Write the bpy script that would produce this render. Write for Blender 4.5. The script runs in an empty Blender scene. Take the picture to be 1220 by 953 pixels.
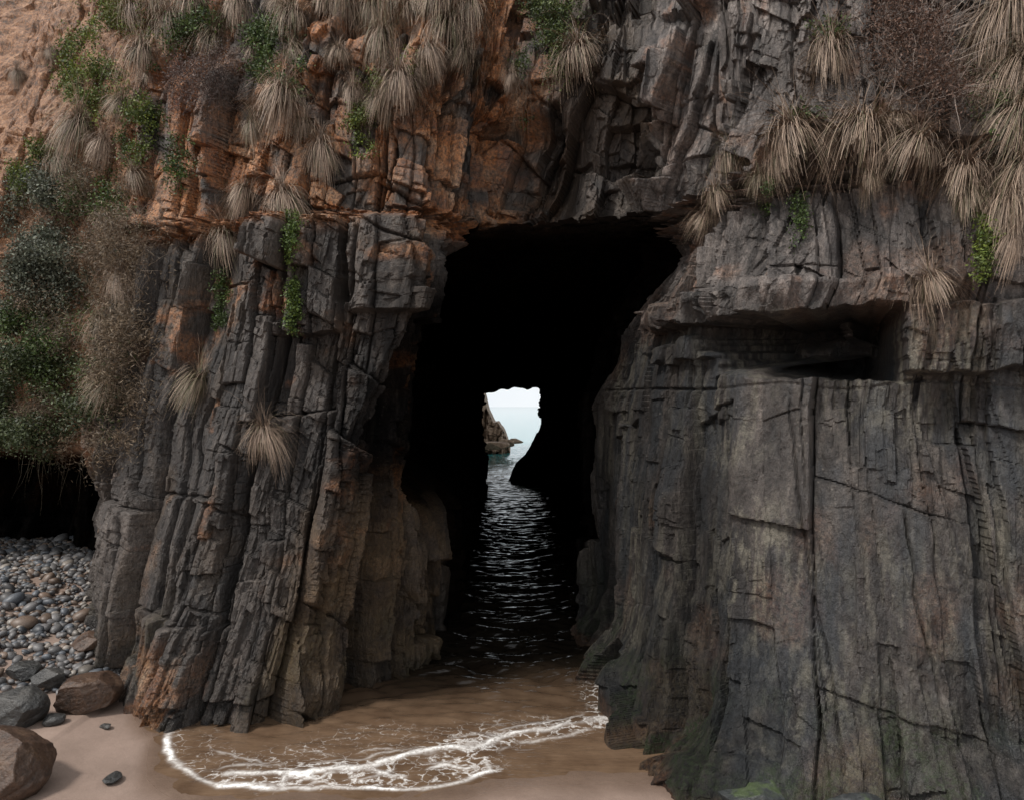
import bpy, math, numpy as np
from mathutils import Vector
rng=np.random.default_rng(7)
F=881.0; CX=610.0; HY=484.0; CH=6.0
scene=bpy.context.scene

# ---------------- noise helpers
def h2(x,y,seed=0):
    x=np.asarray(x).astype(np.int64).astype(np.uint32); y=np.asarray(y).astype(np.int64).astype(np.uint32)
    h=x*np.uint32(374761393)+y*np.uint32(668265263)+np.uint32((seed*1442695041+97)&0xffffffff)
    h=(h^(h>>np.uint32(13)))*np.uint32(1274126177)
    h=(h^(h>>np.uint32(15)))*np.uint32(2246822519)
    h=h^(h>>np.uint32(16))
    return h.astype(np.float64)/4294967295.0
def vn(x,y,seed=0):
    xi=np.floor(x); yi=np.floor(y); fx=x-xi; fy=y-yi
    fx=fx*fx*(3-2*fx); fy=fy*fy*(3-2*fy)
    a=h2(xi,yi,seed); b=h2(xi+1,yi,seed); c=h2(xi,yi+1,seed); d=h2(xi+1,yi+1,seed)
    return (a+(b-a)*fx)*(1-fy)+(c+(d-c)*fx)*fy
def fbm(x,y,o=4,seed=0):
    s=0;a=.5;t=0
    for i in range(o):
        s=s+a*vn(x*2**i+i*13.7,y*2**i+i*7.1,seed+i); t+=a; a*=.5
    return s/t-.5
def cells(a,key,jit,seed):
    i=np.floor(a)
    bn=lambda q:q+(h2(q,key,seed)-.5)*jit
    b0=bn(i); b1=bn(i+1)
    k=np.where(a<b0,i-1,np.where(a>=b1,i+1,i))
    lo=bn(k); hi=bn(k+1)
    t=(a-lo)/(hi-lo)
    return k,t,np.minimum(a-lo,hi-a)
def blocks(a,b,wa,lb,seed,tilt=.8,colw=.5,blk=1.):
    k,ta,da=cells(a/wa,0,.85,seed)
    L=lb*(.5+1.1*h2(k,3,seed+5))
    m,tb,db=cells(b/L+h2(k,9,seed+6)*17+.25*(h2(k,4,seed+8)-.5)*ta*wa/L*4,k,.85,seed+7)
    r=h2(k,m,seed+11)
    p=blk*(r-.5)+tilt*((h2(k,m,seed+12)-.5)*.6+(h2(k,2,seed+17)-.5)*.6)*(ta-.5)+tilt*.6*(h2(k,m,seed+13)-.5)*(tb-.5)+colw*(h2(k,1,seed+14)-.5)
    return p,np.minimum(da*wa,db*L),r,da*wa
def ss(x,a,b):
    t=np.clip((x-a)/(b-a),0,1); return t*t*(3-2*t)

# ---------------- mesh helper
def mesh_obj(name,V,Fc,mat=None,smooth=False,attrs=None,parent=None):
    me=bpy.data.meshes.new(name)
    V=np.asarray(V,dtype=np.float32); Fc=np.asarray(Fc,dtype=np.int32)
    n=Fc.shape[1]
    me.vertices.add(len(V)); me.vertices.foreach_set('co',V.ravel())
    me.loops.add(Fc.size); me.loops.foreach_set('vertex_index',Fc.ravel())
    me.polygons.add(len(Fc)); me.polygons.foreach_set('loop_start',np.arange(0,Fc.size,n,dtype=np.int32))
    me.polygons.foreach_set('loop_total',np.full(len(Fc),n,dtype=np.int32))
    me.polygons.foreach_set('use_smooth',np.full(len(Fc),smooth,dtype=bool))
    me.update(calc_edges=True)
    if attrs:
        for k,c in attrs.items():
            at=me.color_attributes.new(k,'FLOAT_COLOR','POINT')
            cc=np.ones((len(V),4),dtype=np.float32); cc[:,:c.shape[1]]=c
            at.data.foreach_set('color',cc.ravel())
    if mat: me.materials.append(mat)
    ob=bpy.data.objects.new(name,me); scene.collection.objects.link(ob)
    if parent: ob.parent=parent
    return ob
def gridfaces(R,C,mask=None):
    i=np.arange(R-1)[:,None]*C+np.arange(C-1)[None,:]
    f=np.stack([i,i+1,i+C+1,i+C],-1).reshape(-1,4)
    if mask is not None: f=f[mask.ravel()]
    return f

# ---------------- material helpers
class M:
    def __init__(s,name,rough=.8):
        s.m=bpy.data.materials.new(name); s.m.use_nodes=True; s.nt=s.m.node_tree
        s.b=s.nt.nodes['Principled BSDF']; s.b.inputs['Roughness'].default_value=rough
    def n(s,t,**k):
        x=s.nt.nodes.new(t)
        for a,v in k.items(): setattr(x,a,v)
        return x
    def l(s,a,b): s.nt.links.new(a,b)
    def pos(s,scale=(1,1,1),rot=(0,0,0)):
        g=s.n('ShaderNodeNewGeometry'); mp=s.n('ShaderNodeMapping')
        mp.inputs['Scale'].default_value=scale; mp.inputs['Rotation'].default_value=rot
        s.l(g.outputs['Position'],mp.inputs['Vector']); return mp.outputs[0]
    def noise(s,vec,scale,detail=6,rough=.6,dist=0):
        x=s.n('ShaderNodeTexNoise'); x.inputs['Scale'].default_value=scale; x.inputs['Detail'].default_value=detail
        x.inputs['Roughness'].default_value=rough; x.inputs['Distortion'].default_value=dist
        s.l(vec,x.inputs['Vector']); return x.outputs['Fac']
    def ramp(s,fac,stops):
        r=s.n('ShaderNodeValToRGB'); e=r.color_ramp.elements
        while len(e)<len(stops): e.new(.5)
        for el,(p,c) in zip(e,stops):
            el.position=p; el.color=(*c,1) if hasattr(c,'__len__') else (c,c,c,1)
        s.l(fac,r.inputs[0]); return r.outputs[0]
    def mix(s,f,a,b,mode='MIX'):
        x=s.n('ShaderNodeMix',data_type='RGBA',blend_type=mode)
        for v,i in ((f,0),(a,6),(b,7)):
            if isinstance(v,(int,float)): x.inputs[i].default_value=v
            elif isinstance(v,tuple): x.inputs[i].default_value=(*v,1)
            else: s.l(v,x.inputs[i])
        return x.outputs[2]
    def math(s,op,a,b=0.,clamp=False):
        x=s.n('ShaderNodeMath',operation=op,use_clamp=clamp)
        for v,i in ((a,0),(b,1)):
            if isinstance(v,(int,float)): x.inputs[i].default_value=v
            else: s.l(v,x.inputs[i])
        return x.outputs[0]
    def attr(s,name,sep=True):
        a=s.n('ShaderNodeAttribute'); a.attribute_name=name
        if not sep: return a.outputs['Color']
        q=s.n('ShaderNodeSeparateColor'); s.l(a.outputs['Color'],q.inputs[0]); return q.outputs
    def bump(s,h,strength=.6,dist=.03,prev=None):
        b=s.n('ShaderNodeBump'); b.inputs['Strength'].default_value=strength; b.inputs['Distance'].default_value=dist
        s.l(h,b.inputs['Height'])
        if prev is not None: s.l(prev,b.inputs['Normal'])
        return b.outputs[0]
    def col(s,c): s.l(c,s.b.inputs['Base Color'])
    def nor(s,c): s.l(c,s.b.inputs['Normal'])

# ================= CLIFF =================
KL=[ # each: list of (z,x,y)
 [(0,-26,25),(1.2,-26,25.5),(4.2,-26,26),(5,-26,21),(12,-26,22),(24,-26,28)],
 [(0,-16,24),(1.2,-15.5,24.3),(4.0,-15,25),(4.9,-14,20.2),(7,-14,20),(13.5,-14.5,21),(24,-15,25)],
 [(0,-11,20.5),(1.2,-11.4,22.0),(3.6,-11.4,22.5),(4.8,-10.4,18.6),(8,-10.2,18.5),(13.5,-10.8,19.5),(24,-11.5,24)],
 [(0,-9.3,16.7),(3,-9.0,16.6),(6,-8.4,16.5),(9.3,-7.8,16.7),(10.5,-8.0,17.4),(13.5,-8.8,18.2),(24,-9.5,23)],
 [(0,-6.6,14.4),(3,-6.4,14.8),(6,-5.8,15.1),(9.6,-5.0,15.4),(10.2,-5.0,15.9),(13.5,-5.4,16.9),(24,-5.5,21)],
 [(0,-4.9,13.8),(3,-4.0,14.4),(6,-3.1,14.9),(7.5,-2.5,15.0),(9.7,-2.0,15.1),(10.1,-2.1,15.7),(13.5,-1.9,16.4),(24,-1,20)],
 [(0,-3.3,16.0),(2.5,-2.9,16.6),(4,-2.7,16.8),(6,-2.6,17.0),(9.3,-2.1,16.9),(10.2,-1.6,16.8),(13.5,-1.0,17.1),(24,0,20.4)],
 [(0,-1.8,18.8),(2.3,-1.6,18.8),(3.2,-1.9,19.8),(4.4,-2.8,23),(9.2,-2.7,22.5),(9.7,-1.8,19),(10.2,-1.0,17.6),(13.5,-.2,17.4),(24,.8,20.6)]]
KR=[
 [(0,2.5,19.9),(3,2.35,19.9),(6,2.35,19.9),(8,2.9,18.8),(9.5,4.0,17.5),(10.2,3.3,16.6),(13.5,2.9,16.0),(24,3.2,19.5)],
 [(0,2.15,14.5),(3,2.6,15),(6,3.05,15.2),(8,3.6,15.1),(9.5,4.3,15.0),(10.3,4.1,14.7),(13.5,4.2,14.8),(24,4.6,18.5)],
 [(0,3.05,11.4),(3,3.6,12.3),(6,4.0,12.9),(7.5,4.2,12.8),(8,4.3,12.6),(13.5,5.1,14.0),(24,5.6,17.5)],
 [(0,5.0,10.4),(3,5.5,11.2),(6,5.8,11.9),(7.5,6.0,11.8),(8,6.1,11.6),(13.5,6.7,13.0),(24,7.2,16.6)],
 [(0,8.0,9.9),(3,8.3,10.6),(6,8.6,11.1),(8,8.7,10.9),(13.5,9.5,12.1),(24,10,15.5)],
 [(0,16,9.5),(6,16,10),(13.5,17,11.5),(24,17,14)]]
z1=np.linspace(-.6,14,665); z2=np.linspace(14.1,24,70)
Z=np.concatenate([z1,z2]); R=len(Z)
def kp(K):
    a=np.array(K,dtype=float); return np.stack([np.interp(Z,a[:,0],a[:,1]),np.interp(Z,a[:,0],a[:,2])],-1)
PL=[kp(k) for k in KL]; PR=[kp(k) for k in KR]
nL=[50,150,110,150,150,100,150]; nR=[170,150,100,140,70]
def seg(A,B,n): 
    t=np.arange(n)/n; return A[:,None,:]*(1-t)[None,:,None]+B[:,None,:]*t[None,:,None]
parts=[seg(PL[i],PL[i+1],nL[i]) for i in range(7)]
dmax=np.interp(Z,[7.6,8,8.5,9,9.5,9.9,10.2],[60,48,38,30,24,19.5,17.5])
jl=PL[7]; jr=PR[0]
dmL=np.maximum(dmax,jl[:,1]+.02); dmR=np.maximum(dmax,jr[:,1]+.02)
above=ss(Z,9.95,10.3)
dmL=dmL*(1-above)+(jl[:,1]+.02)*above; dmR=dmR*(1-above)+(jr[:,1]+.02)*above
nT=170; t=(np.arange(nT)/nT)**1.7
tgt=np.interp(Z,[0,5],[-2.8,-2.55])
def xleft(y):
    f=np.clip((y-jl[:,1][:,None])/(60-jl[:,1][:,None]),0,1)
    return jl[:,0][:,None]*(1-f)+tgt[:,None]*f
yL=jl[:,1][:,None]+(dmL-jl[:,1])[:,None]*t[None,:]
LT=np.stack([xleft(yL),yL],-1)
nU=130; tr=((nU-np.arange(nU))/nU)**1.7
yR=jr[:,1][:,None]+(dmR-jr[:,1])[:,None]*tr[None,:]
endx=np.interp(Z,[0,1.4,2.6,4.0,7.6],[-.4,.2,1.5,2.2,2.4])
fr=ss(yR,52,60)
xR0=np.minimum(jr[:,0],3.0)[:,None]*ss(yR,18,24)+jr[:,0][:,None]*(1-ss(yR,18,24))+np.interp(yR,[18,30,43,52,60],[0,.9,1.7,1.6,1.2])
xR=xR0*(1-fr)+endx[:,None]*fr
RT=np.stack([xR,yR],-1)
eL=np.stack([xleft(dmL[:,None])[:,0],dmL],-1)
eR=RT[:,0,:]
nC=190
cap=seg(eL,eR,nC)
partsR=[seg(PR[i],PR[i+1],nR[i]) for i in range(5)]
P=np.concatenate(parts+[LT,cap,RT]+partsR+[PR[5][:,None,:]],1)
C=P.shape[1]
cs=np.cumsum([0]+nL+[nT,nC,nU]+nR)
cL7=cs[7]; cCap=cs[8]; cCapE=cs[9]; cR0=cs[10]
X=P[:,:,0].copy(); Y=P[:,:,1].copy(); ZZ=np.repeat(Z[:,None],C,1)
r5=np.argmin(abs(Z-5)); ra=np.argmin(abs(Z-11))
def arc(r):
    d=np.hypot(np.diff(X[r]),np.diff(Y[r])); return np.concatenate([[0],np.cumsum(d)])
S5=arc(r5); Sa=arc(ra)
w=ss(Z,9.7,10.3)[:,None]
S=np.repeat(S5[None,:],R,0)
S=S*(1-w)+w*(Sa[None,:]+ (S5[cL7]-Sa[cL7]))
c3,c5=cs[3],cs[5]
AX=X.copy()
AX[:,:c3]=X[:,c3:c3+1]-(S5[c3]-S5[:c3])[None,:]
AX[:,c5:]=X[:,c5:c5+1]+(S5[c5:]-S5[c5])[None,:]
tx=np.gradient(X,axis=1); ty=np.gradient(Y,axis=1)
ln=np.hypot(tx,ty)+1e-9; tx/=ln; ty/=ln
k=41
def blur(A,k):
    c=np.cumsum(np.pad(A,((0,0),(k//2+1,k//2)),mode='edge'),1); return (c[:,k:]-c[:,:-k])/k
tx=blur(tx,k); ty=blur(ty,k); ln=np.hypot(tx,ty)+1e-6; tx/=ln; ty/=ln
NX=ty; NY=-tx
col=np.arange(C)[None,:]
wx=S+ .35*fbm(S*.35,ZZ*.35,3,1)+.07*fbm(S*2,ZZ*2,3,2)
wz=ZZ+ .45*fbm(S*.3+9,ZZ*.3,3,3)+.10*fbm(S*2+5,ZZ*1.5,3,4)
aL=AX-.15*ZZ+.6*fbm(AX*.3,ZZ*.22,3,1)+.08*fbm(S*2,ZZ*1.3,3,2); bL=wz+.15*wx
shat=ss(fbm(S*.45,ZZ*.35,3,777)+.5,.36,.6)
p1,d1,r1,c1=blocks(aL,bL,1.15,3.8,20,1.3,1.4,.85)
p2,d2,r2,c2=blocks(aL+.06*bL,bL,.46,1.7,40,1.2,.8,.9)
p3,d3,r3,c3_=blocks(aL,bL+.2*aL,.19,.55,60,.9,.5,1.)
p4,d4,r4,_=blocks(aL-.1*wz,bL,.08,.2,80)
ca,sa=np.cos(.42),np.sin(.42)
aU=wx*ca-wz*sa+.6*fbm(S*.4,ZZ*.4,3,771); bU=wx*sa+wz*ca
q1,e1,_,_=blocks(aU,bU,1.3,1.7,120,1.9)
q2,e2,s2,_=blocks(aU+.2*wz,bU-.15*wx,.55,.85,140,1.8)
q3,e3,_,_=blocks(aU,bU,.2,.34,160,1.2)
def crack(d,w): return np.exp(-(d/w)**2)
low=fbm(S*.25,ZZ*.22,4,200); med=fbm(S*1.2,ZZ*.8,4,210); fine=fbm(S*7,ZZ*5,4,220)
DL=.64*p1+.36*p2+(.04+.13*shat)*p3+(.015+.045*shat)*p4-.34*crack(c1,.06)-.14*crack(d1,.03)-.10*crack(c2,.025)-.05*crack(d2,.016)-.025*shat*crack(d3,.012)
aR=wx+.04*ZZ; bR=wz-.03*wx
g1,f1,u1,h1=blocks(aR,bR,1.5,5.0,320,.9,.8)
g2,f2,t2,h2c=blocks(aR+.06*wz,bR+.1*wx,.62,2.2,340,1.0,.7)
g3,f3,_,_=blocks(aR,bR,.2,.9,360,.9,.8)
g4,f4,_,_=blocks(aR,bR*1.,.09,.35,380)
cm=ss(fbm(S*.8,ZZ*.5,3,888)+.5,.42,.58)
sh2=ss(fbm(S*.6,ZZ*.5,4,778)+.5,.46,.62)
DR=.28*g1+.17*g2+(.01+.08*sh2)*g3+(.003+.035*sh2)*g4-.08*crack(f1,.02)*(.2+.8*cm)-.04*crack(f2,.014)*cm-.07*crack(h1,.022)+.12*fbm(S*1.6,ZZ*.4,4,889)+.05*fbm(S*5,ZZ*1.0,4,890)+.2*p2*ss(shat,.45,.9)
DU=.60*q1+.40*q2+.07*q3*(.2+shat)-.07*crack(e1,.03)-.03*crack(e2,.018)+.10*p2
wR=ss(col.astype(float),cR0-20,cR0+40)
wUp=ss(ZZ+.8*low,9.6,10.4)
wUL=wUp*(1-ss(X,-1.6,-.4))*.6
wUC=wUp*ss(X,-1.2,-.2)*(1-ss(X,4.0,5.2))
wRU=wR*ss(ZZ,7.5,7.9)
D=DL*(1-wR)+DR*wR
D=D*(1-wUC)+DU*1.25*wUC
D=D*(1-wUL)+(DU*.9+DL*.55)*wUL
D=D+wRU*(1-wUC)*(.20*q2+.18*p2+.08*q3*shat)
D=D+.5*low+.17*med+.04*fine
inz=(ss(ZZ,3.2,4.6)*(1-ss(ZZ,9.4,9.9)))
off_=.95*inz*(1-ss(Y,30,48))
D[:,cs[6]:cCap]-=(off_*ss(col.astype(float),cs[6]-1,cs[6]+50))[:,cs[6]:cCap]
D-=.8*ss(X,-1.3,-.6)*(1-ss(X,.9,1.8))*ss(ZZ,10.3,10.6)*(1-ss(ZZ,12.3,13))*(ZZ>10)
soil=ss(-X+.8*med,9.3,10.2)*ss(ZZ+med,4.2,4.8)
soil[:,cL7:]=0
D=D*(1-.72*soil)+soil*(.7*low+.6*med+.12*fine+.16*fbm(S*3,ZZ*3,3,55))
def box(x0,x1,z0,z1,s=.03,j=1.):
    xx=X+.14*j*fbm(S*3,ZZ*3,3,400); zz=ZZ+.16*j*fbm(S*2.5+7,ZZ*3,3,401)
    return ss(xx,x0-s,x0+s)*(1-ss(xx,x1-s,x1+s))*ss(zz,z0-s,z0+s)*(1-ss(zz,z1-s,z1+s))
front=np.ones(C); front[cL7+5:cR0-5]=0; front=front[None,:]
D+=front*.42*box(-4.7,-3.5,7.5,9.95)+front*.45*box(-3.3,-2.1,7.9,9.9)+front*.25*box(-2.1,-1.4,7.3,9.8)
D-=front*.6*box(-3.5,-3.28,8.1,9.8)
rec=box(3.75,6.2,6.42,7.55,.03,1.6)
D-=front*2.8*rec*ss(ZZ+.3*(X-5)*(X<5),6.2,6.75)*(.7+.6*vn(S*2,ZZ*2,31))
D+=front*wR*.38*box(6.2,7.75,6.55,7.6)+front*wR*.22*box(7.8,12,6.5,7.7)
D+=front*wR*.42*box(3.3,6.2,7.58,8.15,.03,1.5)
D+=front*wR*.22*box(3.2,4.6,6.9,7.3,.03,2)
D-=front*wR*.10*np.exp(-((ZZ-6.32-.05*np.sin(X*3)-.2*fbm(X*.8,X*0,3,9))/.03)**2)*(.3+.7*ss(fbm(X*1.2,ZZ*0,2,8),-.1,.1))
for (xc,za,zb,lean) in [(3.45,2,6.3,.03),(4.75,0,6.3,-.02),(7.15,1,7.6,.05),(6.1,0,4.5,-.04),(8.1,0,6,.02)]:
    D-=front*wR*.10*np.exp(-((X-xc-lean*(ZZ-4)-.22*fbm(ZZ*1.0,ZZ*0+xc,5,5))/.02)**2)*ss(ZZ,za,za+.5)*(1-ss(ZZ,zb-.3,zb))*(.3+.7*vn(ZZ*1.5,ZZ*0+xc,3))
D+=front*wR*.35*(1-ss(ZZ+.6*med,.0,1.4))*(.5+vn(S*1.2,ZZ*1.2,66))+front*wR*.5*q1*(1-ss(ZZ,.3,1.6))
D+=front*(1-wR)*(1-soil)*.25*(1-ss(ZZ,.0,1.1))*np.clip(fbm(S*1.5,ZZ*1.5,3,9)+.5,0,1)
D=np.clip(D,-3.2,1.1)
X0=X
X=X+NX*D; Y=Y+NY*D; Zo=ZZ+0
topR=6
Xt=np.repeat(X[-1:],topR,0); Yt=np.stack([Y[-1]+a for a in (2,5,10,20,40,80)],0); Zt=np.stack([Z[-1]+b+.8*fbm(X[-1]*.3,Yt[i]*.3,3,6) for i,b in enumerate((.6,1,1.5,2,2.5,3))],0)
XA=np.concatenate([X,Xt]);YA=np.concatenate([Y,Yt]);ZA=np.concatenate([Zo,Zt])
V=np.stack([XA,YA,ZA],-1).reshape(-1,3)
mask=np.ones((R+topR-1,C-1),bool)
jc=np.arange(cCap,cCapE); topz=7.62-.5*ss(np.linspace(1,0,len(jc)),.55,1)-.5*vn(np.linspace(0,9,len(jc)),np.zeros(len(jc)),3)*.7
for q_,j in enumerate(jc): mask[:R-1,j][Z[:-1]<topz[q_]]=False
Fc=gridfaces(R+topR,C,mask)
Xm=X
n1=fbm(S*.9,ZZ*.7,4,500)+.5; n2=fbm(S*2.5,ZZ*2,4,510)+.5
orange=(1-ss(Xm,-.3,1.6))*ss(ZZ+1.2*(n1-.5),9.3,10.3)*np.clip((n1*.5+n2*.5+.3*(s2-.5)-.38)*3.8,0,1)
orange+=.6*(1-ss(Xm,-1,0))*ss(n1*.5+n2*.5,.57,.70)*ss(ZZ,1,6)
orange+=.8*(1-ss(Xm,-.5,4))*np.exp(-((ZZ-9.95-.25*(n1-.5))/.16)**2)
orange+=.75*np.exp(-((X+7.0)/1.1)**2)*(1-ss(ZZ,.8,1.8))*ss(n2,.38,.6)
orange+=.4*wR*ss(n1*.5+n2*.5,.56,.68)*ss(ZZ,7,9)
orange+=.12*wR*ss(fbm(S*.7,ZZ*.5,4,521)+.5,.56,.68)
orange+=.3*wR*(1-ss(ZZ+.6*(n2-.5),.1,.5))
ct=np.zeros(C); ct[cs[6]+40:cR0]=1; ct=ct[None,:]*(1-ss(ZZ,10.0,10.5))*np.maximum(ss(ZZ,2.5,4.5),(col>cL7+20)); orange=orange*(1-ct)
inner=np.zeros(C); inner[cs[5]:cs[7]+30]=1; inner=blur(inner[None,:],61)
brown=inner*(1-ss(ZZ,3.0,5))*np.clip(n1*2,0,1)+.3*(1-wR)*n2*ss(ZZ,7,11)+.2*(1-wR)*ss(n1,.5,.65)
painted_shade=inner*ss(ZZ,3,5)*(1-ss(ZZ,8,9.6))*.9+ct+wR*(1-ss(X0,3.1,4.4))*(1-ss(ZZ,7.5,9.5))*.5+ss(-X0,10.2,11.2)*(1-ss(ZZ,4.6,5))  # shade put into the rock colour: tunnel, ceiling, both jambs, left cave
painted_shade=painted_shade+.25*inner*(1-ss(ZZ,2.5,4.5))
tone=np.clip(.5+.65*(r2-.5)*(1-wR)+.5*(t2-.5)*wR+.45*(r1-.5)*(1-wR)+.45*(u1-.5)*wR+.55*low+.35*med-.3*painted_shade,0,1)
wet=(1-ss(ZZ+.8*(n1-.5),.3,2.6))+wR*.5*(1-ss(ZZ+1.5*(n1-.5),1.5,4.5))
moss=wR*(1-ss(ZZ,.4,2.2))*ss(n2,.47,.68)*.75+.25*(1-ss(ZZ,1,3))*ss(n1,.5,.7)*(1-soil)
def padt(A): return np.concatenate([A,np.repeat(A[-1:],topR,0)])
m1=np.stack([padt(np.clip(orange,0,1)),padt(soil),padt(np.clip(brown,0,1))],-1).reshape(-1,3)
m2=np.stack([padt(tone),padt(np.clip(moss,0,1)),padt(np.clip(wet*.8,0,1))],-1).reshape(-1,3)
m3=np.stack([padt(wR*(1-ss(ZZ,7.4,7.7))*np.ones_like(ZZ)),padt(wRU*ss(n1*.5+n2*.5,.3,.6)*np.ones_like(ZZ)),padt(np.clip(painted_shade,0,1)*np.ones_like(ZZ))],-1).reshape(-1,3)

r=M('rock_face',.6)
ps=r.pos(); pst=r.pos((1.6,1.6,.22))
nA=r.noise(ps,1.3,4,.65); nB=r.noise(pst,2.2,5,.65,.4); nCn=r.noise(ps,14,4,.7); nD=r.noise(ps,55,2,.7)
A1=r.attr('m1'); A2=r.attr('m2'); A3=r.attr('m3')
base=r.ramp(A2[0],[(.1,(.012,.0115,.012)),(.5,(.042,.036,.033)),(.9,(.135,.112,.098))])
base=r.mix(.5,base,r.ramp(nB,[(.3,(.009,.0085,.009)),(.5,(.045,.039,.036)),(.72,(.20,.170,.148))]))
base=r.mix(r.math('MULTIPLY',A3[1],.65),base,r.ramp(nB,[(.3,(.05,.045,.045)),(.5,(.18,.157,.146)),(.72,(.42,.36,.325))]))
stre=r.ramp(r.noise(r.pos((3.2,3.2,.10)),1.7,5,.65,.3),[(.46,0.),(.58,1.)])
lo_=r.ramp(r.noise(ps,.35,2,.5),[(.42,.05),(.58,.85)])
base=r.mix(r.math('MULTIPLY',r.math('MULTIPLY',A3[0],stre),lo_),base,(.17,.155,.122))
blu=r.math('MULTIPLY',A3[0],r.ramp(r.noise(r.pos((1.5,1.5,.3)),.9,3,.6),[(.46,0.),(.6,.65)])); base=r.mix(blu,base,(.030,.036,.043))
brn=r.ramp(nA,[(.35,(.06,.036,.020)),(.65,(.20,.125,.06))])
base=r.mix(r.math('MULTIPLY',A1[2],.7),base,brn)
om=r.math('MULTIPLY',A1[0],r.ramp(nCn,[(.35,.3),(.6,1.)]))
base=r.mix(r.math('MULTIPLY',om,.88),base,r.ramp(nA,[(.3,(.22,.065,.02)),(.5,(.47,.19,.065)),(.7,(.58,.36,.22))]))
base=r.mix(r.math('MULTIPLY',A1[1],.92),base,r.ramp(r.noise(ps,3.5,5,.7),[(.3,(.07,.036,.02)),(.5,(.28,.14,.07)),(.7,(.46,.26,.145))]))
vo=r.n('ShaderNodeTexVoronoi'); vo.inputs['Scale'].default_value=9; r.l(ps,vo.inputs['Vector'])
li=r.math('MULTIPLY',r.ramp(vo.outputs['Distance'],[(.12,1.),(.22,0.)]),r.ramp(nA,[(.5,0.),(.62,1.)]))
base=r.mix(r.math('MULTIPLY',li,.35),base,(.30,.27,.23))
base=r.mix(r.math('MULTIPLY',A2[1],r.ramp(nCn,[(.4,0.),(.55,1.)])),base,(.032,.05,.018))
base=r.mix(1.,base,r.ramp(nCn,[(.25,.3),(.5,1.),(.8,1.5)]),'MULTIPLY')
base=r.mix(1.,base,r.ramp(nD,[(.3,.5),(.5,1.),(.75,1.4)]),'MULTIPLY')
base=r.mix(r.math('MULTIPLY',A2[2],.55),base,r.mix(1.,base,(.36,.39,.39),'MULTIPLY'))
base=r.mix(A3[2],base,r.mix(1.,base,(.10,.10,.105),'MULTIPLY'))  # tunnel, jambs and cave blackened in the albedo to stand in for shade
r.col(base)
rr=r.ramp(r.math('ADD',r.math('MULTIPLY',nCn,.5),r.math('MULTIPLY',A2[2],-.3)),[(.0,.24),(.38,.58)])
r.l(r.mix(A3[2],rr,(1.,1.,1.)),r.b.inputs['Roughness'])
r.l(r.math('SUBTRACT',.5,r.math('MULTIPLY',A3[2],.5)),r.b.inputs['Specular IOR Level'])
b2=r.bump(r.noise(r.pos((1,1,.45)),7,6,.72,.3),1.,.12); b3=r.bump(nD,.7,.015,b2)
r.nor(b3)
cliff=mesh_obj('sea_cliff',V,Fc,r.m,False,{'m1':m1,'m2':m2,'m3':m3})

# surface lookup (survey of the cliff face seen from the beach)
Vx=X.ravel();Vy=Y.ravel();Vz=Zo.ravel()
px=Vx/Vy*F+CX; py=HY-(Vz-CH)/Vy*F
q=4; W_=1300//q+1; H_=1100//q+1
ix=((px+20)/q).astype(int); iy=((py+60)/q).astype(int)
ok=(ix>=0)&(ix<W_)&(iy>=0)&(iy<H_)
idx=np.nonzero(ok)[0]; order=idx[np.argsort(-Vy[idx])]
look=np.full((H_,W_),-1,int); look[iy[order],ix[order]]=order
def loc(x,y):
    a=int((x+20)/q); b=int((y+60)/q)
    for dd in range(6):
        for (i,j) in ((0,0),(1,0),(-1,0),(0,1),(0,-1)):
            bb=min(max(b+j*dd,0),H_-1);aa=min(max(a+i*dd,0),W_-1)
            v=look[bb,aa]
            if v>=0: return np.array([Vx[v],Vy[v],Vz[v]])
    return np.array([(x-CX)/F*15,15,CH-(y-HY)/F*15])

# ================= GROUND =================
shx=[-60,-9,-8,-7.2,-6.5,-6.2,-5.87,-5.2,-4.69,-3.5,-2.77,-1.45,-.8,-.3,.5,1.5,3,6,60]
shy=[60,60,17,14.8,14.0,13.2,12.56,11.98,11.68,11.6,11.63,11.6,11.85,12.15,12.35,12.45,12.4,12.3,12]
def shore(x): return np.interp(x,shx,shy)
def bank(x,y): return np.clip((-x-8.0)*.20+(y-15.2)*.11,0,1.35)*ss(-x,7.9,8.8)*ss(y,13.5,15.5)
def ground(x,y):
    g=np.clip((shore(x)-y)*.045,-1.2,.2)
    return np.where(x<-7.4,np.maximum(g,.02),g)+bank(x,y)+.01*fbm(x*1.2,y*1.2,3,3)*2+.006*fbm(x*6,y*6,3,4)
gx=np.concatenate([-60-np.geomspace(4000,20,8),np.linspace(-60,-15,25)[:-1],np.linspace(-15,8,420),np.linspace(8,60,25)[1:],60+np.geomspace(20,4000,8)])
gy=np.concatenate([[-4000,-1000,-300,-100],np.linspace(-50,8,30),np.linspace(8.1,24,320),np.linspace(24.5,70,40),[100,300,1000,4000,9000]])
GX,GY=np.meshgrid(gx,gy); GZ=ground(GX,GY); GZ=np.where(GY>66,-3,GZ)
s=M('wet_sand',.55)
n=s.noise(s.pos(),1.1,6,.6); n_=s.noise(s.pos(),90,3,.7)
wetv=1-ss(shore(GX)-GY+.35*fbm(GX*.8,GY*.8,3,31),.1,1.3)
wa=s.attr('w')
sc=s.mix(wa[0],s.ramp(n,[(.3,(.20,.143,.113)),(.7,(.275,.20,.162))]),s.ramp(n,[(.3,(.12,.08,.058)),(.7,(.165,.115,.085))]))
sc=s.mix(.6,sc,s.mix(1.,sc,s.ramp(n_,[(.3,.5),(.7,1.35)]),'MULTIPLY')); s.col(sc)
s.l(s.ramp(wa[0],[(0,.8),(.7,.18)]),s.b.inputs['Roughness'])
s.nor(s.bump(n_,.4,.006,s.bump(s.noise(s.pos(),5,5,.6),.5,.03)))
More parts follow.
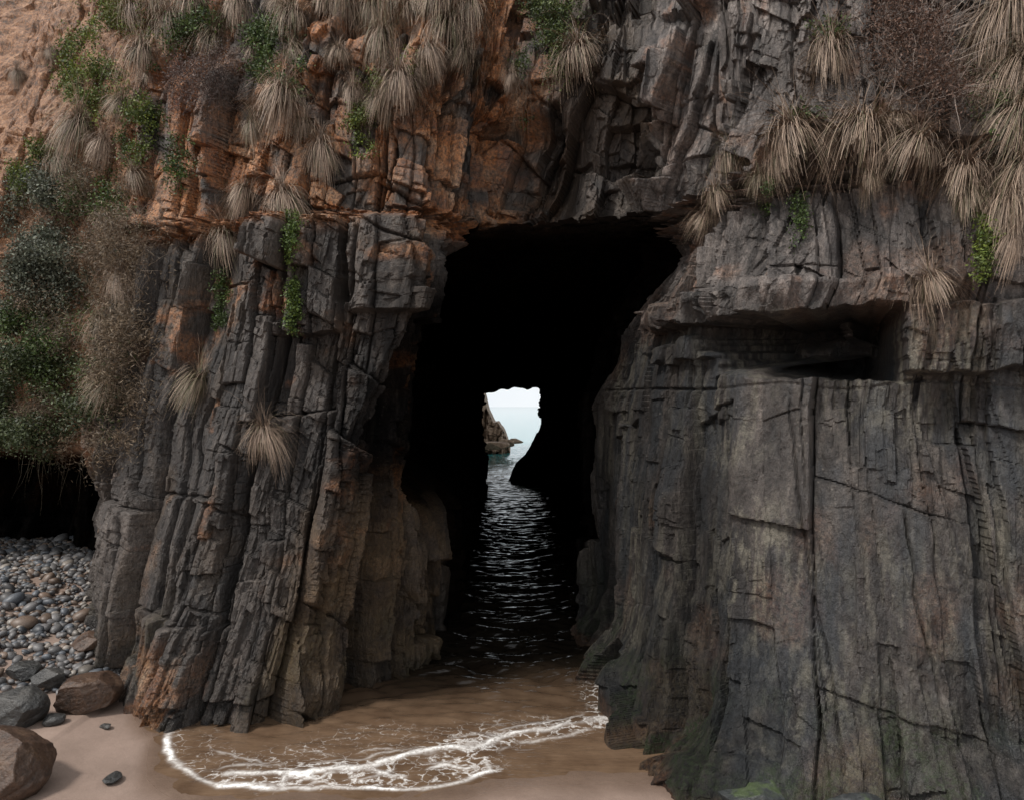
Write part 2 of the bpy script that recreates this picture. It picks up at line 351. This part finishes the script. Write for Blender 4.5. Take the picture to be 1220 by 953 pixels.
mesh_obj('sand_beach',np.stack([GX,GY,GZ],-1).reshape(-1,3),gridfaces(len(gy),len(gx)),s.m,True,{'w':np.stack([wetv.ravel()]*3,-1)})

# ================= WATER =================
wx_=np.concatenate([-60-np.geomspace(6000,20,10),np.linspace(-60,-8,20)[:-1],np.linspace(-8,5.5,450),np.linspace(6,60,20),60+np.geomspace(20,6000,10)])
wy_=np.concatenate([np.linspace(11.2,20,300),20+np.cumsum(np.linspace(.035,.11,580)),])
wy_=np.concatenate([wy_,np.linspace(wy_[-1]+.5,130,110),np.geomspace(135,9000,40)])
WX,WY=np.meshgrid(wx_,wy_)
amp=.003+.014*ss(WY,12.6,14.2)+.032*ss(WY,14,16.2)-.008*ss(WY,20,34)
hgt=0
for i,(lam,dirx,a) in enumerate([(2.3,.08,.70),(1.35,-.22,.68),(.85,.22,.58),(.55,-.2,.46),(.37,.32,.30),(.27,-.3,.19)]):
    ph=(WY+WX*dirx+.5*fbm(WX*.45,WY*.7,2,70+i)*lam*3.0)*2*math.pi/lam
    sn=np.sin(ph)
    hgt=hgt+a*(sn+.25*np.cos(2*ph))*(.12+1.5*vn(WX*1.0+i*5,WY*.9,90+i))
far=1-ss(WY,70,140)
WZ=hgt*amp*(far)+.01
def dpoly(pts,wob=.1,seed=0):
    xx=WX+wob*2*fbm(WX*1.7,WY*1.7,3,seed); yy=WY+wob*2*fbm(WX*1.7+40,WY*1.7,3,seed)
    best=np.full(WX.shape,9.)
    for (a,b) in zip(pts[:-1],pts[1:]):
        a=np.array(a);b=np.array(b);d=b-a;L=d@d
        t=np.clip(((xx-a[0])*d[0]+(yy-a[1])*d[1])/L,0,1)
        best=np.minimum(best,np.hypot(xx-a[0]-t*d[0],yy-a[1]-t*d[1]))
    return best
fA=[(-6.3,14.1),(-6.15,13.3),(-5.82,12.6),(-5.2,12.03),(-4.65,11.74),(-3.5,11.66),(-2.77,11.68),(-1.45,11.66),(-.8,11.9),(-.35,12.2),(-.4,12.5)]
fB=[(-4.6,12.1),(-3.4,12.05),(-2.3,12.4),(-1.31,12.8),(-.74,13.05),(.15,13.5),(1.1,13.95),(2.3,14.5)]
fC=[(-3.6,11.9),(-2.6,12.15),(-1.6,12.1),(-.6,12.4)]
fD=[(-4,13),(-2.8,13.7),(-1.4,13.6),(.2,14.1)]
fE=[(1.9,14.2),(1.6,15.2),(1.9,16.4)]
fG=[(-5.6,13.6),(-5.2,12.9),(-4.2,12.6),(-2.6,12.9),(-1.2,13.2)]
dA=dpoly(fA,.14,1);dB=dpoly(fB,.25,2);dC=dpoly(fC,.3,3);dD=dpoly(fD,.35,5);dE=dpoly(fE,.25,6);dG=dpoly(fG,.35,8)
brk=vn(WX*1.6,WY*3,7); brk2=ss(vn(WX*2.5,WY*2.5,17),.25,.6)
solid=1.0*np.exp(-(dA/.045)**2)*(.45+.55*brk2)+1.0*np.exp(-(dB/.085)**2)*(.15+.85*brk)+.6*np.exp(-(dC/.04)**2)*brk2+.3*np.exp(-(dG/.03)**2)*brk2+.3*np.exp(-((dB-.35)/.04)**2)*brk2
lace=.7*np.exp(-(dA/.32)**2)*(WY>shore(WX))+1.0*np.exp(-(dB/.42)**2)+.7*np.exp(-(dC/.35)**2)+.4*np.exp(-(dD/.4)**2)+.8*np.exp(-(dE/.32)**2)+.4*np.exp(-(dG/.28)**2)
lace=lace*(.35+.9*vn(WX*1.2,WY*1.8,27))
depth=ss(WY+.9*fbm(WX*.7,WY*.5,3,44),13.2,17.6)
WZ=WZ+.012*np.clip(solid,0,1)+.03*np.exp(-(dB/.3)**2)
wt=M('sea_water',.05)
wb=wt.attr('f'); wg=wt.attr('g')
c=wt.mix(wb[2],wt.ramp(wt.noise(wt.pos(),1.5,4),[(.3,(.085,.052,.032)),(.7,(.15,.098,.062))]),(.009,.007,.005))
c=wt.mix(wg[0],c,(.03,.19,.19))
wt.col(c); wt.b.inputs['IOR'].default_value=1.33
ws=wt.noise(wt.pos((.6,2.2,1)),4.5,3,.55,.3)
wt.nor(wt.bump(ws,.6,.028))
vf=wt.n('ShaderNodeTexVoronoi',feature='DISTANCE_TO_EDGE'); vf.inputs['Scale'].default_value=5.5
wn=wt.n('ShaderNodeTexNoise'); wn.inputs['Scale'].default_value=3.5; wn.inputs['Detail'].default_value=5; wt.l(wt.pos(),wn.inputs['Vector'])
wm=wt.n('ShaderNodeMix',data_type='VECTOR'); wm.inputs[0].default_value=.35; wt.l(wt.pos((1,1.5,1)),wm.inputs[4]); wt.l(wn.outputs['Color'],wm.inputs[5]); wt.l(wm.outputs[1],vf.inputs['Vector'])
thr=wt.math('MULTIPLY',wb[1],wt.ramp(wt.noise(wt.pos(),6,3),[(.35,.03),(.65,.22)]))
lc=wt.math('MULTIPLY',wt.math('SUBTRACT',thr,vf.outputs['Distance']),8.,True)
bub=wt.ramp(wt.noise(wt.pos(),30,4,.7),[(.38,.2),(.58,1.)])
sol=wt.math('MULTIPLY',wb[0],wt.ramp(wt.noise(wt.pos(),14,5,.7),[(.33,.3),(.55,1.2)]),True)
fo=wt.math('MAXIMUM',wt.math('MULTIPLY',lc,wt.math('MULTIPLY',bub,.65)),sol)
dif=wt.n('ShaderNodeBsdfDiffuse'); dif.inputs[0].default_value=(.85,.84,.82,1)
mx=wt.n('ShaderNodeMixShader'); wt.l(fo,mx.inputs[0]); wt.l(wt.b.outputs[0],mx.inputs[1]); wt.l(dif.outputs[0],mx.inputs[2])
wt.l(mx.outputs[0],wt.nt.nodes['Material Output'].inputs[0])
fars=ss(WY,62,100)
mesh_obj('sea_water',np.stack([WX,WY,WZ],-1).reshape(-1,3),gridfaces(len(wy_),len(wx_)),wt.m,True,{'f':np.stack([np.clip(solid,0,1),np.clip(lace,0,1.2),depth],-1).reshape(-1,3),'g':np.stack([fars]*3,-1).reshape(-1,3)})

# ================= ROCKS =================
import bmesh
def ico(sub):
    bm=bmesh.new(); bmesh.ops.create_icosphere(bm,subdivisions=sub,radius=1)
    v=np.array([x.co[:] for x in bm.verts]); f=np.array([[y.index for y in x.verts] for x in bm.faces]); bm.free(); return v,f
i2=ico(2); i5=ico(6)
def rockmat(name,c0,c1,c2,rough=.6,moss=0):
    m=M(name,rough); nn=m.noise(m.pos(),2.2,6,.65); n2=m.noise(m.pos(),18,5,.7)
    cc=m.ramp(nn,[(.3,c0),(.5,c1),(.7,c2)]); cc=m.mix(1.,cc,m.ramp(n2,[(.3,.5),(.6,1.2)]),'MULTIPLY')
    if moss:
        g=m.n('ShaderNodeNewGeometry'); sx=m.n('ShaderNodeSeparateXYZ'); m.l(g.outputs['Normal'],sx.inputs[0])
        k=m.math('MULTIPLY',m.ramp(sx.outputs[2],[(.35,0.),(.8,1.)]),m.ramp(nn,[(.5,0.),(.6,1.)])); cc=m.mix(m.math('MULTIPLY',k,moss),cc,(.05,.09,.012))
    m.col(cc); m.nor(m.bump(n2,.8,.03,m.bump(nn,.8,.08))); return m.m
mb=rockmat('boulder_brown',(.022,.014,.010),(.065,.037,.024),(.12,.073,.046),.4)
mg=rockmat('boulder_grey',(.017,.017,.017),(.04,.04,.039),(.08,.076,.07),.4)
mm=rockmat('boulder_mossy',(.018,.02,.022),(.04,.044,.044),(.09,.09,.08),.4,.5)
def boulder(name,x,y,size,mat,seed,cuts=16,zc=None,rz=0):
    g=np.random.default_rng(seed); v=i5[0].copy()
    for i in range(cuts):
        nrm=g.normal(size=3); nrm/=np.linalg.norm(nrm); d=g.uniform(.6,.88)
        k=v@nrm; over=np.clip(k-d,0,None); v-=over[:,None]*nrm*.97
    v*=1+.10*fbm(v[:,0]*1.6+seed,v[:,1]*1.6+v[:,2]*1.3,4,seed)[:,None]+.06*fbm(v[:,0]*6+seed,v[:,2]*6+v[:,1]*3,3,seed+3)[:,None]
    v*=np.array(size)*1.1; ca,sa=math.cos(rz),math.sin(rz); v=np.stack([v[:,0]*ca-v[:,1]*sa,v[:,0]*sa+v[:,1]*ca,v[:,2]],-1)
    z=float(ground(np.array([x]),np.array([y]))[0])+(size[2]*.55 if zc is None else zc)
    v+=np.array([x,y,z]); return mesh_obj(name,v,i5[1],mat,True)
def P2(px_,py_,z=0): d=(CH-z)*F/(py_-HY); return (px_-CX)/F*d,d
for (a,b,sz,mt,sd_) in [((105,852),0,(.62,.5,.42),mb,1),((18,945),0,(.72,.6,.55),mb,2),((15,872),0,(.6,.5,.42),mg,3),((68,872),0,(.2,.17,.12),mg,4),
    ((158,832),0,(.28,.2,.13),mg,5),((58,838),0,(.36,.3,.24),mg,6),((108,790),.3,(.42,.35,.26),mb,7),((135,934),0,(.19,.13,.07),mg,8),((128,871),0,(.11,.09,.05),mg,9),
    ((30,835),0,(.3,.3,.18),mg,10),((180,845),0,(.17,.13,.07),mb,14),((213,838),0,(.22,.2,.14),mb,15)]:
    x_,y_=P2(*a,b); boulder('boulder',x_,y_,sz,mt,sd_,rz=sd_)
boulder('mossy_boulder',3.6,10.8,(.8,.5,.5),mm,28,cuts=9,zc=.15,rz=.5)
boulder('mossy_boulder',4.6,10.0,(.6,.45,.5),mm,23,cuts=9,zc=.15)

# pebbles
pv=[];pf=[];pc=[];off=0
for i in range(9500):
    y_=rng.uniform(14.6,26.5); x_=rng.uniform(-19,-7.6)
    if (x_/y_*F+CX)>175 or (x_/y_*F+CX)<-60: continue
    if ground(np.array([x_]),np.array([y_]))[0]<.10+.1*rng.random(): 
        if rng.random()>.15: continue
    sz=min(.045*math.exp(rng.normal()*.5)+.03,.2)
    if rng.random()<.05: sz*=1.8
    v=i2[0]*np.array([1,.75,.55])*(1+.25*(rng.random((len(i2[0]),1))-.5)*.6)*sz
    A=rng.normal(size=3); A[2]=abs(A[2])+1.5; A/=np.linalg.norm(A); B=np.cross(A,rng.normal(size=3)); B/=np.linalg.norm(B); Cc=np.cross(A,B)
    v=v[:,0:1]*B+v[:,1:2]*Cc+v[:,2:3]*A
    v+=np.array([x_,y_,float(ground(np.array([x_]),np.array([y_]))[0])+sz*.3+rng.uniform(0,.04)])
    pv.append(v); pf.append(i2[1]+off); off+=len(v)
    g=rng.choice(4,p=[.5,.2,.15,.15]); b_=rng.uniform(.4,1.1)
    cc=np.array([(.14,.135,.135),(.10,.11,.125),(.17,.12,.09),(.28,.25,.22)][g])*b_
    pc.append(np.repeat(cc[None],len(v),0))
pm=M('pebbles',.5); ca_=pm.attr('col',False); nn=pm.noise(pm.pos(),40,3,.7)
pm.col(pm.mix(1.,ca_,pm.ramp(nn,[(.3,.6),(.6,1.15)]),'MULTIPLY'))
mesh_obj('pebble_beach',np.concatenate(pv),np.concatenate(pf),pm.m,True,{'col':np.concatenate(pc)})

# far coastal rocks beyond the tunnel
def sea_stack(name,x0,x1,yc,h0,seed):
    a=np.linspace(0,1,200); zz=np.linspace(0,1,110); A,Bz=np.meshgrid(a,zz)
    prof=h0*(1-A)**.8+.2
    prof=prof*(.7+.55*vn(A*16,A*0,seed))
    x=x0+(x1-x0)*A; z=Bz*prof-.3; y=yc+6*Bz**1.5*(1-A)+3*A
    p,d,_,_=blocks(x*1.0,z,.9,1.6,seed); p2_,_,_,_=blocks(x,z,.3,.6,seed+3)
    y=y-1.5*p-.6*p2_
    V=np.stack([x,y,z],-1); Vb=V[-1].copy(); Vb[:,1]+=12; V=np.concatenate([V,Vb[None]])
    return mesh_obj(name,V.reshape(-1,3),gridfaces(111,200),mf,False)
mf=rockmat('far_rock',(.10,.06,.04),(.22,.15,.10),(.34,.25,.18),.8)
sea_stack('coastal_rocks',-12,-.2,92,22,5)
for i,(x_,y_,s_) in enumerate([(-.8,88,.8),(.4,93,.6),(-1.8,84,.9)]):
    boulder('coastal_rock',x_,y_,(s_*1.6,s_,s_*.6),mf,60+i,zc=s_*.2+1.1+1.6)

# ================= VEGETATION =================
def vegmat(name,trans=.25,rough=.6):
    m=M(name,rough); c=m.attr('col',False); m.col(c)
    if trans:
        tr=m.n('ShaderNodeBsdfTranslucent'); m.l(c,tr.inputs[0]); x=m.n('ShaderNodeMixShader'); x.inputs[0].default_value=trans
        m.l(m.b.outputs[0],x.inputs[1]); m.l(tr.outputs[0],x.inputs[2]); m.l(x.outputs[0],m.nt.nodes['Material Output'].inputs[0])
    return m.m
vm=vegmat('dry_grass',0); lm=vegmat('leaves',.15)
def tussock_mesh(seed,n=900,green=.15):
    g=np.random.default_rng(seed); K=7
    az=g.uniform(0,2*math.pi,n); el=np.clip(g.normal(.5,.65,n),-1.0,1.5); L=g.uniform(.4,1.05,n)*(.85+.3*g.random())
    lob=1+.25*np.sin(az*2+seed)+.15*np.sin(az*5+seed*2); L*=lob
    d=np.stack([np.cos(az)*np.cos(el),np.sin(az)*np.cos(el),np.sin(el)],-1)
    p=np.stack([np.cos(az)*.15*g.random(n),np.sin(az)*.15*g.random(n),g.normal(0,.05,n)],-1)
    side=np.cross(d,[0,0,1.]); side/=np.linalg.norm(side,axis=1)[:,None]+1e-6
    V=[];Cc=[]
    isg=g.random(n)<green
    tone=g.uniform(.3,1.3,n)[:,None]
    tip=np.where(isg[:,None],np.array([.20,.185,.105]),np.array([.50,.375,.28]))*tone
    root=np.where(isg[:,None],np.array([.09,.09,.04]),np.array([.12,.075,.052]))*tone
    grav=g.uniform(.12,.45,n)
    for k in range(K):
        t=k/(K-1); w=.0058*(1-t*.8)
        V.append(p-side*w); V.append(p+side*w); c=root*(1-t)+tip*t; Cc+=[c,c]
        d=d+np.stack([g.normal(0,.065,n),g.normal(0,.065,n),-grav*1.7+g.normal(0,.06,n)],-1); d/=np.linalg.norm(d,axis=1)[:,None]
        p=p+d*(L/(K-1))[:,None]
    V=np.stack(V,1).reshape(-1,3); Cc=np.stack(Cc,1).reshape(-1,3)
    f=[]; b=np.arange(n)*2*K
    for k in range(K-1): f.append(np.stack([b+2*k,b+2*k+1,b+2*k+3,b+2*k+2],-1))
    return V,np.concatenate(f),Cc
tmesh=[]
for i in range(8):
    v,f,c=tussock_mesh(i,1000,[.05,.3,.12,.2,.08,.15,.4,.05][i])
    o=mesh_obj('tussock_grass',v,f,vm,False,{'col':c}); tmesh.append(o.data); bpy.data.objects.remove(o)
def tussock(x,y,s,sq=1.):
    p=loc(x,y); var=int(rng.integers(8))
    o=bpy.data.objects.new('tussock_grass',tmesh[var]); scene.collection.objects.link(o)
    o.location=p+np.array([0,-.18,0]); o.rotation_euler=(rng.uniform(-.1,.35),rng.uniform(-.25,.25),rng.uniform(0,6.28))
    o.scale=(s*.9*rng.uniform(.8,1.2),s*.9,s*rng.uniform(.8,1.15))
T=[(690,62,1.3),(535,35,1.1),(478,95,1.05),(455,45,.9),(335,112,1.0),(343,238,.95),(275,280,.95),(385,178,.9),(292,228,.8),(98,150,1.25),(205,25,1.1),(170,60,1),
(237,455,.95),(316,512,.85),(133,462,.85),(1022,155,1.15),(942,160,1.1),(1085,175,1.0),(1138,205,.9),(1188,245,.9),(980,60,.9),(870,185,.7),(848,235,.8),(1105,338,.7),
(1200,140,1.1),(1195,20,1.2),(330,5,1),(385,0,1),(560,8,1),(440,15,.9),(232,0,1),(60,60,.6),(20,85,.6),(145,125,.9),(515,60,.8),(495,10,1),(350,20,.9),(160,15,1.1),(280,5,1),
(925,195,.6),(1060,140,.6),(1215,200,.9),(1210,80,1),(1175,100,.8),(900,215,.6),(610,95,.5),(420,110,.6),(300,150,.7),(405,60,.7),(120,175,.9),(1205,-10,1.1),(545,60,.9),
(1160,60,.8),(835,262,.6),(1205,245,.8),(1195,285,.6),(1150,235,.6),(1030,215,.4),(190,0,1.1),(255,50,.8),(180,95,.8),(75,190,.8),(300,60,.7),(470,-5,1),(520,0,1),(410,0,1),(365,150,.6),(160,210,.7),(130,260,.7),(150,330,.7),(125,380,.7),(355,60,.7),(450,120,.6),(500,90,.6)]
for t_ in T: tussock(*t_)
def leaves(name,areas,leaf=.03,cols=((.05,.09,.02),(.09,.14,.03)),thick=.15,cl=10,cs_=.1,asp=.55,soft=False):
    cen=[]
    sp=[rng.uniform(0,99) for _ in range(2)]
    for (x,y,rx,ry,n) in areas:
        k_=0;tries=0
        while k_<n and tries<n*8:
            tries+=1
            if soft: u,v=rng.normal(0,.55,2)
            else: u,v=rng.uniform(-1,1,2)
            if u*u+v*v>(2.2 if soft else 1): continue
            xx_,yy_=x+u*rx,y+v*ry
            if float(fbm(np.array([xx_/28.+sp[0]]),np.array([yy_/28.+sp[1]]),3,5)[0])<-.06+.12*rng.random()-(0 if soft else .08): continue
            p=loc(xx_,yy_)
            if p[2]<4.3 and p[1]>20: continue
            e=max(1-(u*u+v*v),0)**.5; k_+=1
            cen.append(p+np.array([rng.normal(0,.03),-rng.random()**.7*thick*(.3+e),rng.normal(0,.03)]))
    cen=np.repeat(np.array(cen),cl,0); n=len(cen)
    tone=np.repeat(rng.uniform(.4,1.25,n//cl),cl)*rng.uniform(.7,1.25,n)
    mixv=np.clip(np.repeat(rng.random(n//cl),cl)+rng.normal(0,.2,n),0,1)[:,None]
    p=cen+rng.normal(0,cs_,(n,3))
    a=rng.normal(size=(n,3)); a/=np.linalg.norm(a,axis=1)[:,None]
    b=np.cross(a,rng.normal(size=(n,3))); b/=np.linalg.norm(b,axis=1)[:,None]
    s_=leaf*rng.uniform(.6,1.4,n)[:,None]
    V=np.stack([p-a*s_,p+b*s_*asp,p+a*s_,p-b*s_*asp],1).reshape(-1,3)
    f=np.arange(n*4).reshape(-1,4)
    c=(np.array(cols[0])*(1-mixv)+np.array(cols[1])*mixv)*tone[:,None]
    c=np.repeat(c,4,0)
    return mesh_obj(name,V,f,lm,False,{'col':c})
def twigs(name,areas,n,L=.5,w=.005,colr=(.12,.08,.055),droop=-.02,up=.5,spread=1.):
    V=[];Fq=[];Cc=[];off=0;K=7
    for (x,y,rx,ry) in areas:
        for _ in range(n):
            p=loc(x+rng.uniform(-rx,rx),y+rng.uniform(-ry,ry)); d=np.array([rng.normal(0,spread*.6),-abs(rng.normal(.4,.4))*spread,rng.normal(up,.4)]); d/=np.linalg.norm(d)
            l=L*rng.uniform(.5,1.3); sd=np.array([d[2],0,-d[0]])+1e-3; sd/=np.linalg.norm(sd); sd2=np.cross(d,sd); sd2/=np.linalg.norm(sd2)+1e-6
            cc=np.array(colr)*rng.uniform(.5,1.5)
            for k in range(K):
                ww=w*(1-.8*k/(K-1))
                V+=[p-sd*ww,p+sd*ww*.5+sd2*ww,p+sd*ww*.5-sd2*ww]; Cc+=[cc]*3
                if k<K-1:
                    o=off+3*k
                    for j in range(3): Fq.append([o+j,o+(j+1)%3,o+3+(j+1)%3,o+3+j])
                d=d+rng.normal(0,.18,3)+np.array([0,0,droop]); d/=np.linalg.norm(d); p=p+d*l/(K-1)
            off+=3*K
    return mesh_obj(name,np.array(V),np.array(Fq),lm,False,{'col':np.array(Cc)})
G1=((.03,.055,.013),(.085,.135,.028)); GG=((.055,.068,.045),(.165,.18,.13)); BR=((.10,.072,.046),(.25,.185,.12)); PB=((.06,.038,.034),(.14,.095,.078)); YG=((.055,.09,.018),(.17,.215,.035))
bush=leaves
bush('coastal_shrub',[(62,275,48,65,700),(45,345,45,50,450)],leaf=.038,cols=GG,thick=.6,cl=18,cs_=.13,soft=True)
bush('coastal_shrub',[(35,500,65,45,750),(20,430,50,50,350),(80,480,50,45,300)],leaf=.038,cols=((.025,.04,.015),(.09,.115,.042)),thick=.7,cl=18,cs_=.12,soft=True)
bush('coastal_shrub',[(75,420,60,60,300),(30,390,35,25,200),(110,250,40,40,200)],leaf=.038,cols=G1,thick=.5,cl=16,cs_=.12,soft=True)
bush('dry_shrub',[(145,310,48,80,750),(130,410,55,85,850),(90,500,65,50,600),(60,350,65,100,600),(100,230,50,50,350)],leaf=.05,cols=BR,thick=.6,cl=15,cs_=.14,asp=.13,soft=True)
twigs('dry_shrub',[(140,310,40,60),(130,410,45,80),(80,510,70,40),(50,300,40,60)],260,.6,.006,(.27,.21,.16),.0,.6)
bush('green_shrub',[(105,75,32,60,380),(135,25,35,30,260),(30,210,14,28,80),(45,180,14,10,50),(165,150,20,40,110)],leaf=.036,cols=YG,thick=.3,cl=16,cs_=.1,soft=True)
bush('green_shrub',[(322,60,28,30,280),(235,40,40,28,180),(350,90,15,18,50)],leaf=.035,cols=G1,thick=.4,cl=16,cs_=.1,soft=True)
bush('brown_shrub',[(250,90,48,40,420)],leaf=.03,cols=PB,thick=.6,cl=16,cs_=.12,asp=.25,soft=True)
twigs('brown_shrub',[(245,100,50,35)],260,.6,.006,(.15,.11,.10),.0,.5)
bush('creeper',[(212,195,18,28,110),(150,200,14,40,90),(185,110,12,40,70)],leaf=.03,cols=G1,thick=.15,cl=12,cs_=.06,soft=True)
bush('creeper',[(348,285,8,40,130),(350,350,6,50,130)],leaf=.028,cols=((.04,.075,.015),(.13,.19,.03)),thick=.15,cl=12,cs_=.05)
bush('creeper',[(265,350,7,32,80),(262,390,6,22,45)],leaf=.027,cols=G1,thick=.12,cl=12,cs_=.05)
bush('creeper',[(432,150,15,38,120),(445,100,20,14,50),(490,80,14,20,50)],leaf=.03,cols=YG,thick=.2,cl=12,cs_=.06,soft=True)
bush('creeper',[(1172,280,11,35,110),(1190,230,16,18,80),(1168,315,8,20,40)],leaf=.026,cols=YG,thick=.2,cl=12,cs_=.05)
bush('creeper',[(950,255,8,30,80),(912,232,7,16,40),(985,35,20,35,80),(960,140,25,16,60)],leaf=.024,cols=G1,thick=.15,cl=10,cs_=.05,soft=True)
bush('green_shrub',[(645,20,38,45,300),(630,90,14,40,90),(660,60,14,40,80)],leaf=.03,cols=((.03,.055,.015),(.10,.13,.03)),thick=.35,cl=14,cs_=.09,soft=True)
bush('brown_shrub',[(1075,65,45,50,420),(1040,30,40,30,200),(1100,120,40,30,180)],leaf=.028,cols=((.06,.033,.024),(.16,.09,.06)),thick=.7,cl=14,cs_=.12,asp=.3,soft=True)
twigs('dead_branches',[(1095,80,50,50)],230,1.0,.008,(.26,.21,.18),-.03,.5,1.2)
bush('brown_shrub',[(1190,110,35,70,200),(1205,60,20,60,120)],leaf=.04,cols=((.07,.055,.03),(.17,.13,.08)),thick=.5,cl=14,cs_=.1,asp=.15,soft=True)
bush('creeper',[(1185,90,30,50,110)],leaf=.026,cols=G1,thick=.3,cl=10,cs_=.06,soft=True)
twigs('hanging_vine',[(622,110,14,35),(1040,150,30,10),(640,60,20,30)],26,1.1,.004,(.14,.11,.08),-.5,-.6,.35)
twigs('hanging_vine',[(60,535,40,10)],26,1.2,.004,(.10,.08,.05),-.5,-.8,.35)

# ================= LIGHT, WORLD, CAMERA =================
sd=Vector((-.6,-.40,1.0)).normalized()
el=math.asin(sd.z); rot=math.atan2(sd.x,sd.y)
w=bpy.data.worlds.new('World'); scene.world=w; w.use_nodes=True
nt=w.node_tree; bg=nt.nodes['Background']; sk=nt.nodes.new('ShaderNodeTexSky'); sk.sky_type='NISHITA'; sk.sun_disc=False
sk.sun_elevation=el; sk.sun_rotation=rot; sk.dust_density=5; sk.air_density=1.0; sk.ozone_density=.6
tc=nt.nodes.new('ShaderNodeTexCoord'); cn=nt.nodes.new('ShaderNodeTexNoise'); cn.inputs['Scale'].default_value=2.2; cn.inputs['Detail'].default_value=5
nt.links.new(tc.outputs['Generated'],cn.inputs['Vector'])
rp=nt.nodes.new('ShaderNodeValToRGB'); rp.color_ramp.elements[0].position=.35; rp.color_ramp.elements[0].color=(7.4,8.0,8.5,1); rp.color_ramp.elements[1].position=.6; rp.color_ramp.elements[1].color=(9.8,9.8,9.8,1)
nt.links.new(cn.outputs['Fac'],rp.inputs[0])
mxw=nt.nodes.new('ShaderNodeMix'); mxw.data_type='RGBA'; mxw.inputs[0].default_value=.88
nt.links.new(sk.outputs[0],mxw.inputs[6]); nt.links.new(rp.outputs[0],mxw.inputs[7])
nt.links.new(mxw.outputs[2],bg.inputs[0]); bg.inputs[1].default_value=.125
L=bpy.data.lights.new('sun','SUN'); L.energy=3.2; L.angle=math.radians(8); L.color=(1,.95,.89)
lo=bpy.data.objects.new('sun',L); scene.collection.objects.link(lo); lo.rotation_euler=sd.to_track_quat('Z','Y').to_euler()
cam=bpy.data.cameras.new('camera'); co=bpy.data.objects.new('camera',cam); scene.collection.objects.link(co)
cam.lens=26; cam.sensor_width=36; cam.clip_end=12000; cam.clip_start=.1
co.location=(0,0,CH); co.rotation_euler=(math.radians(90+.49),0,0); scene.camera=co
scene.view_settings.view_transform='Standard'; scene.view_settings.look='None'; scene.view_settings.exposure=0
